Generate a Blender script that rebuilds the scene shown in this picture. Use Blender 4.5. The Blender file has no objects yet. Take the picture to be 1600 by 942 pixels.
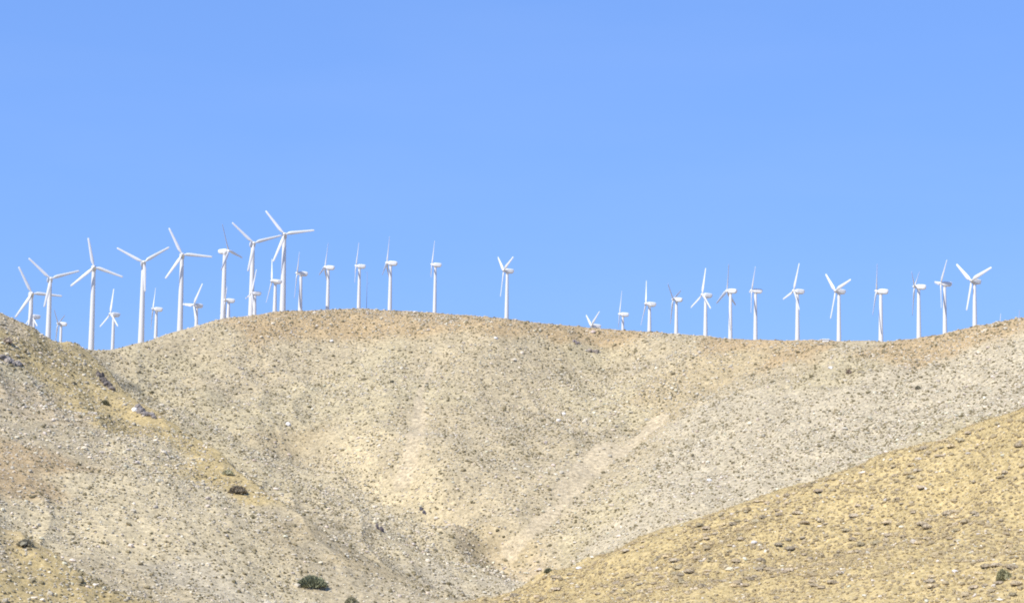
import bpy, math, random
import numpy as np
from mathutils import Matrix, Vector, Euler

random.seed(7)
rng = np.random.default_rng(11)
SC = bpy.context.scene
COL = SC.collection
rad = math.radians

# ------------------------------------------------------------------ camera
HFOV = rad(30.0)
PITCH, ROLL = rad(5.0), rad(0.8)
FPX = 800.0 / math.tan(HFOV / 2)
RIGHT = np.array([1.0, 0, 0]); FWD = np.array([0, math.cos(PITCH), math.sin(PITCH)])
UP = np.array([0, -math.sin(PITCH), math.cos(PITCH)])
CR = RIGHT * math.cos(ROLL) + UP * math.sin(ROLL)
CU = UP * math.cos(ROLL) - RIGHT * math.sin(ROLL)


def ray(px, py):
    """azimuth and slope (rise per metre of plan distance) of a sight line"""
    v = FWD + CR * ((px - 800) / FPX) + CU * ((471 - py) / FPX)
    h = math.hypot(v[0], v[1])
    return math.atan2(v[0], v[1]), v[2] / h


def at(px, py, d):
    a, s = ray(px, py)
    return (d * math.sin(a), d * math.cos(a), d * s)


cam_d = bpy.data.cameras.new("camera")
cam_d.sensor_fit = 'HORIZONTAL'; cam_d.sensor_width = 36.0
cam_d.lens = 18.0 / math.tan(HFOV / 2)
cam_d.clip_start = 0.5; cam_d.clip_end = 60000
cam = bpy.data.objects.new("camera", cam_d); COL.objects.link(cam)
cam.matrix_world = Matrix(((CR[0], CU[0], -FWD[0], 0), (CR[1], CU[1], -FWD[1], 0), (CR[2], CU[2], -FWD[2], 0), (0, 0, 0, 1)))
SC.camera = cam


# ------------------------------------------------------------------ noise
def _h(ix, iy, seed):
    n = (ix.astype(np.int64) * 374761393 + iy.astype(np.int64) * 668265263 + seed * 974711) & 0xffffffff
    n = ((n ^ (n >> 13)) * 1274126177) & 0xffffffff
    n = n ^ (n >> 16)
    return (n & 0xffff) / 65535.0


def vnoise(x, y, seed=0):
    x = np.asarray(x, float); y = np.asarray(y, float)
    ix, iy = np.floor(x), np.floor(y)
    fx, fy = x - ix, y - iy
    fx = fx * fx * fx * (fx * (fx * 6 - 15) + 10); fy = fy * fy * fy * (fy * (fy * 6 - 15) + 10)
    a = _h(ix, iy, seed); b = _h(ix + 1, iy, seed); c = _h(ix, iy + 1, seed); d = _h(ix + 1, iy + 1, seed)
    return (a + (b - a) * fx) * (1 - fy) + (c + (d - c) * fx) * fy - 0.5


def fbm(x, y, wl, octv=4, seed=0):
    s = 0.0; amp = 1.0
    for o in range(octv):
        ca, sa = math.cos(o * 1.1 + seed), math.sin(o * 1.1 + seed)
        s = s + amp * vnoise((x * ca - y * sa) / wl, (x * sa + y * ca) / wl, seed + o * 17)
        amp *= 0.5; wl *= 0.48
    return s


def sstep(a, b, x):
    t = np.clip((x - a) / (b - a), 0, 1)
    return t * t * (3 - 2 * t)


# ------------------------------------------------------------------ terrain
SKY_LINE = [(-300, 432), (-60, 466), (0, 488), (20, 498), (47, 511), (77, 533), (94, 541), (125, 548), (150, 548), (176, 546.5), (200, 541),
            (223, 535), (243, 529), (283, 517), (306, 511), (330, 504), (356, 499), (395, 494), (429, 488), (470, 486), (512, 483),
            (560, 482), (610, 485), (680, 488), (740, 494), (792, 498), (850, 504), (923, 513), (973, 517), (1015, 519),
            (1057, 523), (1102, 526), (1141, 530), (1180, 531.5), (1246, 532), (1311, 534), (1376, 533), (1400, 531.5),
            (1436, 528), (1476, 520), (1523, 509), (1560, 502), (1600, 496), (1700, 484), (1900, 466)]
CREST_D = [(-300, 520), (0, 545), (60, 575), (110, 620), (125, 628), (150, 640), (300, 655), (450, 670), (560, 680), (700, 675), (800, 645),
           (870, 650), (930, 665), (1020, 650), (1100, 622), (1250, 607), (1400, 597), (1500, 580), (1600, 562), (1900, 540)]
D_LINE = [(760, 946), (800, 931), (850, 908), (900, 889), (950, 871), (1000, 850), (1050, 832), (1100, 812), (1200, 779), (1300, 749), (1400, 714), (1500, 682),
          (1600, 648), (1750, 600), (1950, 545)]
D_D = [(760, 372), (1000, 370), (1200, 365), (1400, 358), (1600, 350), (1950, 340)]


def lin(tab, x):
    return float(np.interp(x, [t[0] for t in tab], [t[1] for t in tab]))


PTS = []


def pt(px, py, d, dz=0.0):
    x, y, z = at(px, py, d); PTS.append((x, y, z + dz))


def ptz(px, d, z):
    a, _ = ray(px, 650); PTS.append((d * math.sin(a), d * math.cos(a), z))


for px in (-300, -150, -60, 0, 30, 60, 94, 125, 165, 205, 250, 300, 350, 400, 450, 510, 560, 620, 680, 740, 800, 860, 920, 970, 1015, 1060, 1102, 1150,
           1200, 1250, 1311, 1376, 1436, 1476, 1523, 1560, 1600, 1700, 1900):
    dc = lin(CREST_D, px); yy = lin(SKY_LINE, px)
    pt(px, yy, dc)
    z = at(px, yy, dc)[2]
    ptz(px, dc + 18, z + 0.2)
    if 890 < px < 980:
        ptz(px, dc + 38, z - 6); ptz(px, dc + 60, z - 12); ptz(px, 800, z - 20)
    elif px > 1550:
        ptz(px, dc + 40, z - 5); ptz(px, dc + 95, z - 12); ptz(px, 760, z - 18)
    else:
        ptz(px, dc + 45, z - 0.8); ptz(px, 760 if px > 140 else 720, z - 5)
    ptz(px, 900, z - 25)
# right foreground slope
for px in (760, 830, 900, 1000, 1100, 1200, 1300, 1400, 1500, 1600, 1750, 1950):
    yy = lin(D_LINE, px); dd = lin(D_D, px)
    pt(px, yy, dd)
    z = at(px, yy, dd)[2]
    ptz(px, dd + 14, z - 0.8); ptz(px, dd + 32, z - 3.2)
    ptz(px, dd + 58, z - 6.5 - (1.5 if px < 1250 else 0))
for px, db in ((850, 350), (1000, 312), (1200, 283), (1400, 272), (1600, 262), (1900, 250)):
    pt(px, 946, db)
    yc = lin(D_LINE, px)
    pt(px, (yc + 946) / 2, (lin(D_D, px) + db) / 2 + 6, 0.3)
# grey left spur
for a in [(215, 645, 522), (260, 672, 505), (300, 700, 487), (345, 732, 471), (390, 765, 456), (445, 802, 440), (500, 840, 427), (570, 885, 412), (640, 930, 399),
          (170, 600, 548), (148, 572, 575), (0, 560, 508), (60, 600, 505), (120, 640, 495), (0, 640, 463), (100, 655, 472), (200, 662, 482), (270, 715, 462), (100, 750, 418),
          (200, 740, 437), (250, 800, 408), (320, 800, 417), (0, 780, 392), (60, 800, 392), (150, 890, 370), (250, 900, 372), (350, 900, 378), (420, 860, 402),
          (500, 942, 383), (300, 942, 360), (-150, 640, 450), (-300, 640, 440), (-150, 780, 385), (-300, 560, 470), (700, 942, 402), (740, 930, 410)]:
    pt(*a)
# bottom left corner knoll
for a in [(0, 830, 352), (50, 856, 346), (100, 888, 340), (180, 944, 331), (-100, 780, 356), (-300, 700, 360), (0, 944, 312), (90, 946, 318), (-150, 944, 300), (-300, 944, 290)]:
    pt(*a)
ptz(0, 366, at(0, 830, 352)[2] - 1.6); ptz(50, 360, at(50, 856, 346)[2] - 1.6); ptz(100, 354, at(100, 888, 340)[2] - 1.6)
ptz(-100, 370, at(-100, 780, 356)[2] - 1.6)
# gully left of the middle hill
for a in [(135, 556, 632), (180, 572, 628), (240, 600, 606), (300, 634, 588), (360, 668, 570), (420, 702, 552), (490, 722, 556), (560, 752, 540), (610, 776, 527), (660, 802, 514), (710, 831, 503),
          (760, 859, 493), (800, 878, 485), (832, 893, 479)]:
    pt(*a)
pt(700, 880, 470); pt(760, 903, 452); pt(640, 850, 478); pt(560, 800, 500); pt(480, 760, 520); pt(600, 850, 456); pt(520, 800, 470); 
for a in [(170, 600, 548), (215, 645, 522), (260, 672, 505), (300, 700, 487), (345, 732, 471), (390, 765, 456), (430, 792, 444)]:
    zc = at(*a)[2]
    ptz(a[0] + 8, a[2] + 10, zc - 0.4); ptz(a[0] + 10, a[2] + 30, zc - 2.6)
# middle hill face
for a in [(300, 560, 642), (420, 560, 640), (420, 620, 605), (520, 540, 648), (520, 620, 604), (520, 690, 566), (640, 560, 628), (640, 620, 588), (650, 690, 548), (680, 745, 519), (720, 800, 497),
          (760, 560, 618), (770, 640, 580), (780, 720, 537), (780, 800, 499), (800, 850, 484), (870, 570, 625), (870, 640, 590), (860, 720, 540), (600, 720, 546), (950, 560, 636), (940, 640, 590)]:
    pt(*a)
# gully right of the middle hill
for a in [(1225, 540, 605), (1170, 560, 600), (1110, 600, 590), (1060, 630, 576), (1010, 660, 562), (950, 722, 530), (915, 757, 515), (880, 790, 503), (840, 828, 490), (805, 862, 482)]:
    pt(*a)
for a in [(1020, 560, 625), (1100, 560, 606), (1000, 610, 592)]:
    pt(*a)
# right slope
for a in [(1300, 560, 580), (1400, 560, 572), (1500, 540, 566), (1600, 530, 550), (1250, 620, 546), (1400, 620, 535), (1500, 600, 536), (1600, 600, 512), (1150, 680, 531), (1300, 690, 498),
          (1450, 680, 488), (1550, 655, 486), (1100, 740, 503), (1200, 750, 480), (1000, 780, 493), (1050, 800, 474), (950, 830, 482), (900, 860, 474), (1700, 590, 490), (1900, 570, 470), (1900, 500, 520)]:
    pt(*a)
# low ground towards the camera
for px in (-600, -200, 200, 600, 1000, 1400, 1800, 2200):
    ptz(px, 225, -23.5); ptz(px, 120, -14)
    ptz(px, 1150, 5)
for px in (0, 300, 600, 800):
    ptz(px, 285, -25.5)
PTS.append((0, 0, -1.7)); PTS.append((60, 0, -4)); PTS.append((-60, 0, -4)); PTS.append((0, -60, -1.7))

P = np.array(PTS)
# drop near-duplicates
keep = []
for i in range(len(P)):
    if all((P[i, 0] - P[j, 0]) ** 2 + (P[i, 1] - P[j, 1]) ** 2 > 4.0 for j in keep):
        keep.append(i)
P = P[keep]; N = len(P); CMQ = 5.0
PX, PY, PZ = P[:, 0], P[:, 1], P[:, 2]
r = np.sqrt((PX[:, None] - PX) ** 2 + (PY[:, None] - PY) ** 2 + CMQ ** 2)
A = np.zeros((N + 3, N + 3)); A[:N, :N] = r - np.eye(N) * 1.2
A[:N, N] = 1; A[:N, N + 1] = PX / 500; A[:N, N + 2] = PY / 500; A[N:, :N] = A[:N, N:].T
W = np.linalg.solve(A, np.concatenate([PZ, np.zeros(3)]))

AZG = np.radians(np.linspace(-22, 22, 177))
COR = {'far': np.zeros_like(AZG), 'near': np.zeros_like(AZG)}
_fa, _fs = np.array([ray(px, py) for px, py in SKY_LINE]).T
_fd = np.array([lin(CREST_D, px) for px, _ in SKY_LINE])
_na, _ns = np.array([ray(px, py) for px, py in D_LINE]).T
_nd = np.array([lin(D_D, px) for px, _ in D_LINE])


def smooth_h(x, y):
    x = np.asarray(x, float); y = np.asarray(y, float)
    shp = x.shape; x = x.ravel(); y = y.ravel()
    out = np.empty_like(x)
    for i in range(0, len(x), 40000):
        xs, ys = x[i:i + 40000], y[i:i + 40000]
        rr = np.sqrt((xs[:, None] - PX) ** 2 + (ys[:, None] - PY) ** 2 + CMQ ** 2)
        out[i:i + 40000] = rr @ W[:N] + W[N] + W[N + 1] * xs / 500 + W[N + 2] * ys / 500
    d = np.hypot(x, y); az = np.arctan2(x, y)
    cf = np.interp(az, AZG, COR['far']); cd = np.interp(az, _fa, _fd)
    g = np.where(d < cd, np.exp(-((d - cd) / 55) ** 2), np.exp(-((d - cd) / 130) ** 2))
    out = out + cf * g
    cn = np.interp(az, AZG, COR['near']); nd = np.interp(az, _na, _nd)
    out = out + cn * np.exp(-((d - nd) / 28) ** 2) * (az > _na[0] - 0.01)
    base = -1.7 - 20 * sstep(5, 300, d)
    w = (1 - sstep(900, 1500, d)) * (1 - sstep(rad(24), rad(48), np.abs(az)))
    out = base + (out - base) * w
    return out.reshape(shp)


# hold the ridge lines to their measured elevation
for _ in range(4):
    for key, a0, s0, d0, span in (('far', _fa, _fs, _fd, 75), ('near', _na, _ns, _nd, 18)):
        m = (AZG >= a0[0]) & (AZG <= a0[-1])
        tgt = np.interp(AZG, a0, s0); dc = np.interp(AZG, a0, d0)
        dd = dc[:, None] + np.linspace(-span, span * 0.8, 61)[None, :]
        X = dd * np.sin(AZG)[:, None]; Y = dd * np.cos(AZG)[:, None]
        E = (smooth_h(X, Y) / dd).max(1)
        COR[key] += np.where(m, (tgt - E) * dc, 0) * 0.9


def rill(x, y):
    az = np.arctan2(x, y)
    wp = 2.2 * fbm(x, y, 60, 2, 4)
    u1, v1 = x * .82 - y * .57, x * .57 + y * .82
    u2, v2 = x * .97 + y * .2, -x * .2 + y * .97
    a = -np.abs(vnoise(u1 / 7 + wp, v1 / 75, 9)) * 2; b = -np.abs(vnoise(u2 / 9 + wp, v2 / 60, 19)) * 2
    t = sstep(rad(1.0), rad(5.0), az)
    return b * (1 - t) + a * t


def detail(x, y):
    d = np.hypot(x, y); az = np.arctan2(x, y)
    cd = np.interp(az, _fa, _fd)
    crest = 1 - 0.75 * np.exp(-((d - cd) / 14) ** 2)
    n = fbm(x, y, 34, 3, 3) * 1.9 * crest + fbm(x, y, 9, 3, 8) * 0.75 * crest + vnoise(x / 1.7, y / 1.7, 5) * 0.22
    # small rills running down the right-hand slope and the middle hill
    n = n + (rill(x, y) + 0.5) * 1.25 * crest
    return n * sstep(200, 300, d) * (1 - sstep(1000, 1500, d))


def seg_dist(x, y, ps):
    out = np.full(x.shape, 1e9)
    for p, q_ in zip(ps[:-1], ps[1:]):
        e = q_ - p; t = np.clip(((x - p[0]) * e[0] + (y - p[1]) * e[1]) / (e @ e), 0, 1)
        out = np.minimum(out, np.hypot(x - p[0] - t * e[0], y - p[1] - t * e[1]))
    return out


# crisp V gullies (depth < 0) and spur edges (height > 0): plan line, height, half width
CREASES = [([(470, 716, 562), (560, 752, 540), (610, 776, 527), (660, 802, 514), (710, 831, 503), (760, 859, 493), (800, 878, 485), (832, 893, 479), (860, 915, 440), (880, 930, 415)], -2.8, 24),
           ([(1170, 560, 600), (1110, 600, 590), (1060, 630, 576), (1010, 660, 562), (950, 722, 530), (915, 757, 515), (880, 790, 503), (840, 828, 490), (805, 862, 482), (832, 893, 476)], -3.4, 22),
           ([(690, 540, 640), (668, 600, 600), (655, 650, 572), (645, 700, 545), (632, 750, 522)], -1.8, 13),
           ([(930, 535, 648), (965, 590, 612), (985, 640, 578), (985, 672, 558)], -1.8, 14),
           ([(190, 575, 618), (300, 634, 588), (420, 702, 552), (470, 716, 562)], -1.6, 12),
           ([(125, 552, 610), (148, 572, 575), (170, 600, 548), (215, 645, 522), (260, 672, 505), (300, 700, 487), (345, 732, 471), (390, 765, 456), (445, 802, 440), (500, 840, 427)], 3.0, 13),
           ([(520, 748, 549), (560, 768, 531), (620, 800, 513), (670, 831, 497), (715, 862, 482), (760, 895, 466), (800, 924, 450)], 1.7, 12),
           ([(0, 640, 463), (100, 655, 472), (200, 662, 482)], 1.2, 10),
           ([(-100, 780, 356), (0, 830, 352), (50, 856, 346), (100, 888, 340), (180, 944, 331)], 1.6, 11)]
CREASES = [(np.array([at(*p)[:2] for p in ln]), h_, w_) for ln, h_, w_ in CREASES]


def crease(x, y):
    out = np.zeros(x.shape)
    wx = x + fbm(x, y, 25, 2, 71) * 2.5; wy = y + fbm(x, y, 25, 2, 72) * 2.5
    for ps, h_, w_ in CREASES:
        t = np.clip(1 - seg_dist(wx, wy, ps) / w_, 0, 1)
        out += h_ * t ** 1.35
    return out


def H(x, y):
    x = np.asarray(x, float); y = np.asarray(y, float)
    return smooth_h(x, y) + crease(x, y) + detail(np.asarray(x, float), np.asarray(y, float))


def hit(px, py, d0=240.0, d1=740.0):
    a, s = ray(px, py)
    dd = np.arange(d0, d1, 0.5)
    z = H(dd * math.sin(a), dd * math.cos(a))
    i = np.argmax(z > dd * s)
    if not (z > dd * s).any():
        i = int(np.argmax(z - dd * s))
    return np.array([dd[i] * math.sin(a), dd[i] * math.cos(a), z[i]])


_WASH = None
WLINES = [([(672, 575), (655, 620), (655, 650)], 1.3), ([(655, 650), (648, 690), (632, 750)], 2.4), ([(1030, 652), (940, 728), (880, 785), (830, 835), (803, 862)], 2.4),
          ([(950, 695), (905, 745), (880, 775)], 3.6)]


def bare(x, y):
    """sandy washes where little grows"""
    global _WASH
    if _WASH is None:
        _WASH = [(np.array([hit(*p)[:2] for p in line]), wd) for line, wd in WLINES]
    out = np.zeros(len(x))
    for ps, wd in _WASH:
        dmin = np.full(len(x), 1e9)
        for p, q_ in zip(ps[:-1], ps[1:]):
            e = q_ - p; t = np.clip(((x - p[0]) * e[0] + (y - p[1]) * e[1]) / (e @ e), 0, 1)
            dmin = np.minimum(dmin, np.hypot(x - p[0] - t * e[0], y - p[1] - t * e[1]))
        out = np.maximum(out, 1 - sstep(wd * .8, wd * 1.15, dmin + fbm(x, y, 9, 3, 77) * 1.9))
    return out


# --- soil colours, laid out as patches on the slopes
TAN = (.445, .373, .245); GRY = (.455, .388, .25); PAL = (.48, .416, .297); OCH = (.465, .362, .178); OC2 = (.445, .362, .222); GLD = (.485, .38, .19); ORG = (.43, .322, .185); BRN = (.455, .37, .24); LFT = (.53, .445, .285)  # LFT: grey soil brightened in colour to offset shade on left flanks
WASH = np.array((.515, .43, .295))
SOIL = [(725, 832, BRN), (760, 858, OC2), (800, 884, OC2), (780, 885, BRN), (825, 900, BRN), (700, 880, LFT), (660, 850, LFT), (740, 905, LFT), (620, 815, LFT), (580, 800, LFT), (540, 770, LFT), (500, 790, LFT), (450, 730, LFT), (600, 850, LFT), (235, 668, OCH), (260, 684, OCH), (300, 706, OCH), (350, 748, OCH), (415, 785, OCH), (230, 690, GRY), (270, 720, GRY), (320, 770, GRY), (370, 800, GRY), (290, 655, GRY), (330, 690, GRY), (380, 725, GRY), (430, 760, GRY), (250, 625, GRY), (190, 590, GRY), (180, 640, OCH), (145, 600, OCH), (95, 545, OCH), (90, 600, OCH), (60, 530, OCH), (30, 540, OCH), (150, 660, OCH), (40, 665, TAN), (120, 672, TAN), (460, 830, OC2), (540, 870, OC2),
        (60, 570, OCH), (20, 510, BRN), (10, 580, GRY), (60, 620, BRN), (30, 620, BRN), (120, 570, OCH), (160, 620, OCH), (130, 640, OCH), (215, 655, OCH), (80, 650, BRN), (280, 695, OCH), (330, 735, OCH), (390, 765, OCH),
        (430, 800, TAN), (500, 850, TAN), (50, 710, ORG), (10, 760, ORG), (90, 690, TAN), (200, 690, GRY), (150, 760, GRY), (250, 780, GRY), (320, 830, GRY), (200, 850, GRY), (100, 820, GRY), (50, 800, GRY),
        (330, 910, PAL), (420, 920, GRY), (250, 930, TAN), (560, 900, TAN), (620, 860, GRY), (540, 830, TAN), (480, 800, TAN), (700, 900, PAL), (760, 910, PAL), (590, 930, TAN), (20, 880, BRN), (70, 920, OCH), (50, 885, OCH), (110, 900, OCH), (150, 935, OCH), (20, 920, OCH),
        (140, 552, OCH), (170, 560, TAN), (220, 560, GRY), (280, 570, GRY), (200, 600, GRY), (300, 620, GRY), (360, 600, TAN), (330, 530, TAN), (250, 540, TAN), (380, 660, GRY), (450, 690, OC2), (480, 715, TAN), (540, 720, GRY),
        (600, 760, GRY), (650, 790, GRY), (700, 840, GRY), (560, 690, GRY), (720, 850, BRN), (780, 880, OC2), (800, 890, OC2), (830, 900, BRN), (740, 862, OC2),
        (400, 505, ORG), (450, 500, ORG), (520, 495, ORG), (600, 495, ORG), (700, 500, ORG), (800, 508, ORG), (880, 520, ORG), (960, 525, ORG), (1050, 535, TAN), (1150, 545, ORG), (1260, 550, ORG), (1320, 545, TAN), (1400, 545, ORG), (1500, 530, ORG), (1570, 512, ORG),
        (430, 560, TAN), (500, 560, TAN), (480, 620, GRY), (420, 640, GRY), (560, 620, GRY), (600, 570, GRY), (600, 640, GRY), (670, 560, TAN), (690, 620, GRY), (660, 650, TAN), (650, 690, TAN), (635, 735, TAN), (720, 680, TAN), (760, 620, TAN),
        (780, 560, TAN), (850, 560, TAN), (800, 700, TAN), (740, 760, TAN), (850, 660, TAN), (880, 720, TAN), (780, 800, TAN), (840, 780, TAN), (920, 560, GRY), (950, 620, GRY), (970, 580, TAN), (985, 650, GRY), (1040, 560, TAN), (1030, 610, OC2), (1090, 590, OC2), (1150, 570, OC2),
        (1030, 650, OC2), (960, 700, TAN), (900, 745, TAN), (870, 780, TAN), (830, 825, TAN), (810, 850, TAN), (990, 690, TAN), (1200, 590, TAN), (1300, 580, GRY), (1100, 640, PAL), (1100, 700, PAL), (1050, 760, PAL), (980, 780, GRY), (960, 830, PAL), (890, 860, GRY), (850, 880, TAN),
        (1200, 650, PAL), (1200, 740, PAL), (1300, 620, PAL), (1300, 700, PAL), (1400, 600, PAL), (1400, 680, PAL), (1480, 660, GRY), (1500, 580, PAL), (1580, 560, PAL), (1580, 620, PAL), (1500, 630, PAL),
        (860, 925, GLD), (920, 900, GLD), (1000, 870, GLD), (1000, 930, GLD), (1100, 830, GLD), (1100, 920, GLD), (1200, 800, GLD), (1200, 880, GLD), (1300, 770, GLD), (1300, 860, GLD), (1300, 930, GLD),
        (1400, 740, GLD), (1400, 830, GLD), (1400, 920, GLD), (1500, 700, GLD), (1500, 800, GLD), (1500, 900, GLD), (1590, 670, GLD), (1590, 780, GLD), (1590, 900, GLD)]
SOIL = [(a, b, LFT if c == GRY and ((a < 640 and b > 655 and a < 250 + (b - 655) * 1.4) or (430 < a < 760 and b > 680)) else c) for a, b, c in SOIL]  # grey samples on those flanks take the brightened tone
SP = np.array([hit(a, b) for a, b, _ in SOIL]); SCOL = np.array([c for _, _, c in SOIL])
for a, d, c in ((-12, 200, TAN), (0, 200, TAN), (12, 200, GLD), (-18, 500, GRY), (18, 300, GLD), (18, 500, PAL), (-10, 800, TAN), (0, 800, TAN), (10, 800, TAN)):
    SP = np.vstack([SP, [d * math.sin(rad(a)), d * math.cos(rad(a)), 0]]); SCOL = np.vstack([SCOL, c])


def soil(x, y):
    wx = x + fbm(x, y, 22, 3, 31) * 7; wy = y + fbm(x, y, 22, 3, 57) * 7
    out = np.empty((len(x), 3))
    for i in range(0, len(x), 40000):
        d2 = (wx[i:i + 40000, None] - SP[:, 0]) ** 2 + (wy[i:i + 40000, None] - SP[:, 1]) ** 2 + 9
        w = d2 ** -3.2
        out[i:i + 40000] = (w @ SCOL) / w.sum(1)[:, None]
    b_ = bare(x, y)[:, None] * .9
    return (out * (1 - b_) + WASH * b_) * np.array((.885, .868, .81))


# ------------------------------------------------------------------ mesh helper
def mesh_np(name, co, faces, mats, smooth=False, color=None):
    """co (n,3), faces (m,k) index array"""
    me = bpy.data.meshes.new(name)
    co = np.asarray(co, np.float32); faces = np.asarray(faces, np.int32); k = faces.shape[1]
    me.vertices.add(len(co)); me.vertices.foreach_set('co', co.ravel())
    me.loops.add(faces.size); me.loops.foreach_set('vertex_index', faces.ravel())
    me.polygons.add(len(faces)); me.polygons.foreach_set('loop_start', np.arange(0, faces.size, k, dtype=np.int32))
    me.polygons.foreach_set('use_smooth', np.full(len(faces), smooth, bool))
    if color is not None:
        at_ = me.attributes.new('tone', 'FLOAT_COLOR', 'POINT')
        c4 = np.ones((len(co), 4), np.float32); c4[:, :3] = color
        at_.data.foreach_set('color', c4.ravel())
    me.update(calc_edges=True); me.validate()
    me.materials.append(mats)
    return me


def link(name, me, parent=None):
    o = bpy.data.objects.new(name, me); COL.objects.link(o)
    if parent is not None:
        o.parent = parent
    return o


def tag(o, label=None, cat=None, group=None, kind=None):
    for k, v in (('label', label), ('category', cat), ('group', group), ('kind', kind)):
        if v:
            o[k] = v
    return o


# ------------------------------------------------------------------ materials
def new_mat(name):
    m = bpy.data.materials.new(name); m.use_nodes = True
    nt = m.node_tree
    return m, nt, nt.nodes['Principled BSDF']


def nd(nt, typ, **kw):
    n = nt.nodes.new(typ)
    for k, v in kw.items():
        if k in n.inputs:
            n.inputs[k].default_value = v
        else:
            setattr(n, k, v)
    return n


def ground_mat():
    m, nt, b = new_mat('desert_soil')
    L = nt.links.new
    at_ = nd(nt, 'ShaderNodeAttribute', attribute_name='tone')
    geo = nd(nt, 'ShaderNodeNewGeometry')
    n1 = nd(nt, 'ShaderNodeTexNoise', Scale=0.9, Detail=5.0, Roughness=0.7); L(geo.outputs['Position'], n1.inputs['Vector'])
    n2 = nd(nt, 'ShaderNodeTexNoise', Scale=0.13, Detail=4.0, Roughness=0.6); L(geo.outputs['Position'], n2.inputs['Vector'])
    n3 = nd(nt, 'ShaderNodeTexNoise', Scale=2.6, Detail=3.0, Roughness=0.7); L(geo.outputs['Position'], n3.inputs['Vector'])
    r1 = nd(nt, 'ShaderNodeMapRange'); L(n1.outputs['Fac'], r1.inputs['Value'])
    r1.inputs['From Min'].default_value = .3; r1.inputs['From Max'].default_value = .7; r1.inputs['To Min'].default_value = .52; r1.inputs['To Max'].default_value = 1.42
    r2 = nd(nt, 'ShaderNodeMapRange'); L(n2.outputs['Fac'], r2.inputs['Value'])
    r2.inputs['From Min'].default_value = .3; r2.inputs['From Max'].default_value = .7; r2.inputs['To Min'].default_value = .87; r2.inputs['To Max'].default_value = 1.12
    mu = nd(nt, 'ShaderNodeMath', operation='MULTIPLY'); L(r1.outputs[0], mu.inputs[0]); L(r2.outputs[0], mu.inputs[1])
    vm = nd(nt, 'ShaderNodeVectorMath', operation='SCALE'); L(at_.outputs['Color'], vm.inputs[0]); L(mu.outputs[0], vm.inputs['Scale'])
    # pale gravel
    cr = nd(nt, 'ShaderNodeMapRange'); L(n3.outputs['Fac'], cr.inputs['Value'])
    cr.inputs['From Min'].default_value = .57; cr.inputs['From Max'].default_value = .70; cr.inputs['To Max'].default_value = .55
    mx = nd(nt, 'ShaderNodeMix', data_type='RGBA'); L(cr.outputs[0], mx.inputs['Factor']); L(vm.outputs[0], mx.inputs['A']); mx.inputs['B'].default_value = (.66, .60, .48, 1)
    L(mx.outputs['Result'], b.inputs['Base Color'])
    b.inputs['Roughness'].default_value = .95; b.inputs['Specular IOR Level'].default_value = .1
    bp = nd(nt, 'ShaderNodeBump', Strength=0.8, Distance=0.35); L(n1.outputs['Fac'], bp.inputs['Height']); L(bp.outputs[0], b.inputs['Normal'])
    return m


def tone_mat(name, rough=.9, spec=.1, obj_random=False, base=(1, 1, 1), var=.25):
    """vertex-tone material (plant and stone colours vary from piece to piece) or a per-object random tone"""
    m, nt, b = new_mat(name); L = nt.links.new
    geo = nd(nt, 'ShaderNodeNewGeometry')
    n1 = nd(nt, 'ShaderNodeTexNoise', Scale=5.0, Detail=3.0); L(geo.outputs['Position'], n1.inputs['Vector'])
    r1 = nd(nt, 'ShaderNodeMapRange'); L(n1.outputs['Fac'], r1.inputs['Value'])
    r1.inputs['From Min'].default_value = .3; r1.inputs['From Max'].default_value = .7; r1.inputs['To Min'].default_value = 1 - var; r1.inputs['To Max'].default_value = 1 + var
    vm = nd(nt, 'ShaderNodeVectorMath', operation='SCALE')
    at_ = nd(nt, 'ShaderNodeAttribute', attribute_name='tone'); L(at_.outputs['Color'], vm.inputs[0])
    sc = r1.outputs[0]
    if obj_random:
        oi = nd(nt, 'ShaderNodeObjectInfo')
        rr = nd(nt, 'ShaderNodeMapRange'); L(oi.outputs['Random'], rr.inputs['Value']); rr.inputs['To Min'].default_value = .72; rr.inputs['To Max'].default_value = 1.25
        mu = nd(nt, 'ShaderNodeMath', operation='MULTIPLY'); L(sc, mu.inputs[0]); L(rr.outputs[0], mu.inputs[1]); sc = mu.outputs[0]
    L(sc, vm.inputs['Scale']); L(vm.outputs[0], b.inputs['Base Color'])
    b.inputs['Roughness'].default_value = rough; b.inputs['Specular IOR Level'].default_value = spec
    return m


def paint_mat(name, col, rough, var=.04):
    m, nt, b = new_mat(name); L = nt.links.new
    tc = nd(nt, 'ShaderNodeTexCoord')
    n1 = nd(nt, 'ShaderNodeTexNoise', Scale=.8, Detail=5.0); L(tc.outputs['Object'], n1.inputs['Vector'])
    mx = nd(nt, 'ShaderNodeMix', data_type='RGBA'); L(n1.outputs['Fac'], mx.inputs['Factor'])
    mx.inputs['A'].default_value = (*[c * (1 - var) for c in col], 1); mx.inputs['B'].default_value = (*[min(1, c * (1 + var)) for c in col], 1)
    L(mx.outputs['Result'], b.inputs['Base Color']); b.inputs['Roughness'].default_value = rough
    return m


M_GROUND = ground_mat()
M_SCRUB = tone_mat('dry_scrub')
M_SHRUB = tone_mat('shrub_twigs', obj_random=True)
M_STONE = tone_mat('pale_stone', var=.12)
M_ROCK = tone_mat('boulder_stone', var=.18, obj_random=True)
M_DROCK = tone_mat('dark_rock', var=.3)
M_WHITE = paint_mat('white_gelcoat', (.67, .67, .665), .42)
M_TOWER = paint_mat('white_tower_paint', (.66, .66, .655), .5)
M_GREY = paint_mat('grey_steel', (.33, .34, .36), .5)
M_MAST = paint_mat('dull_steel', (.22, .23, .25), .6)

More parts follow.
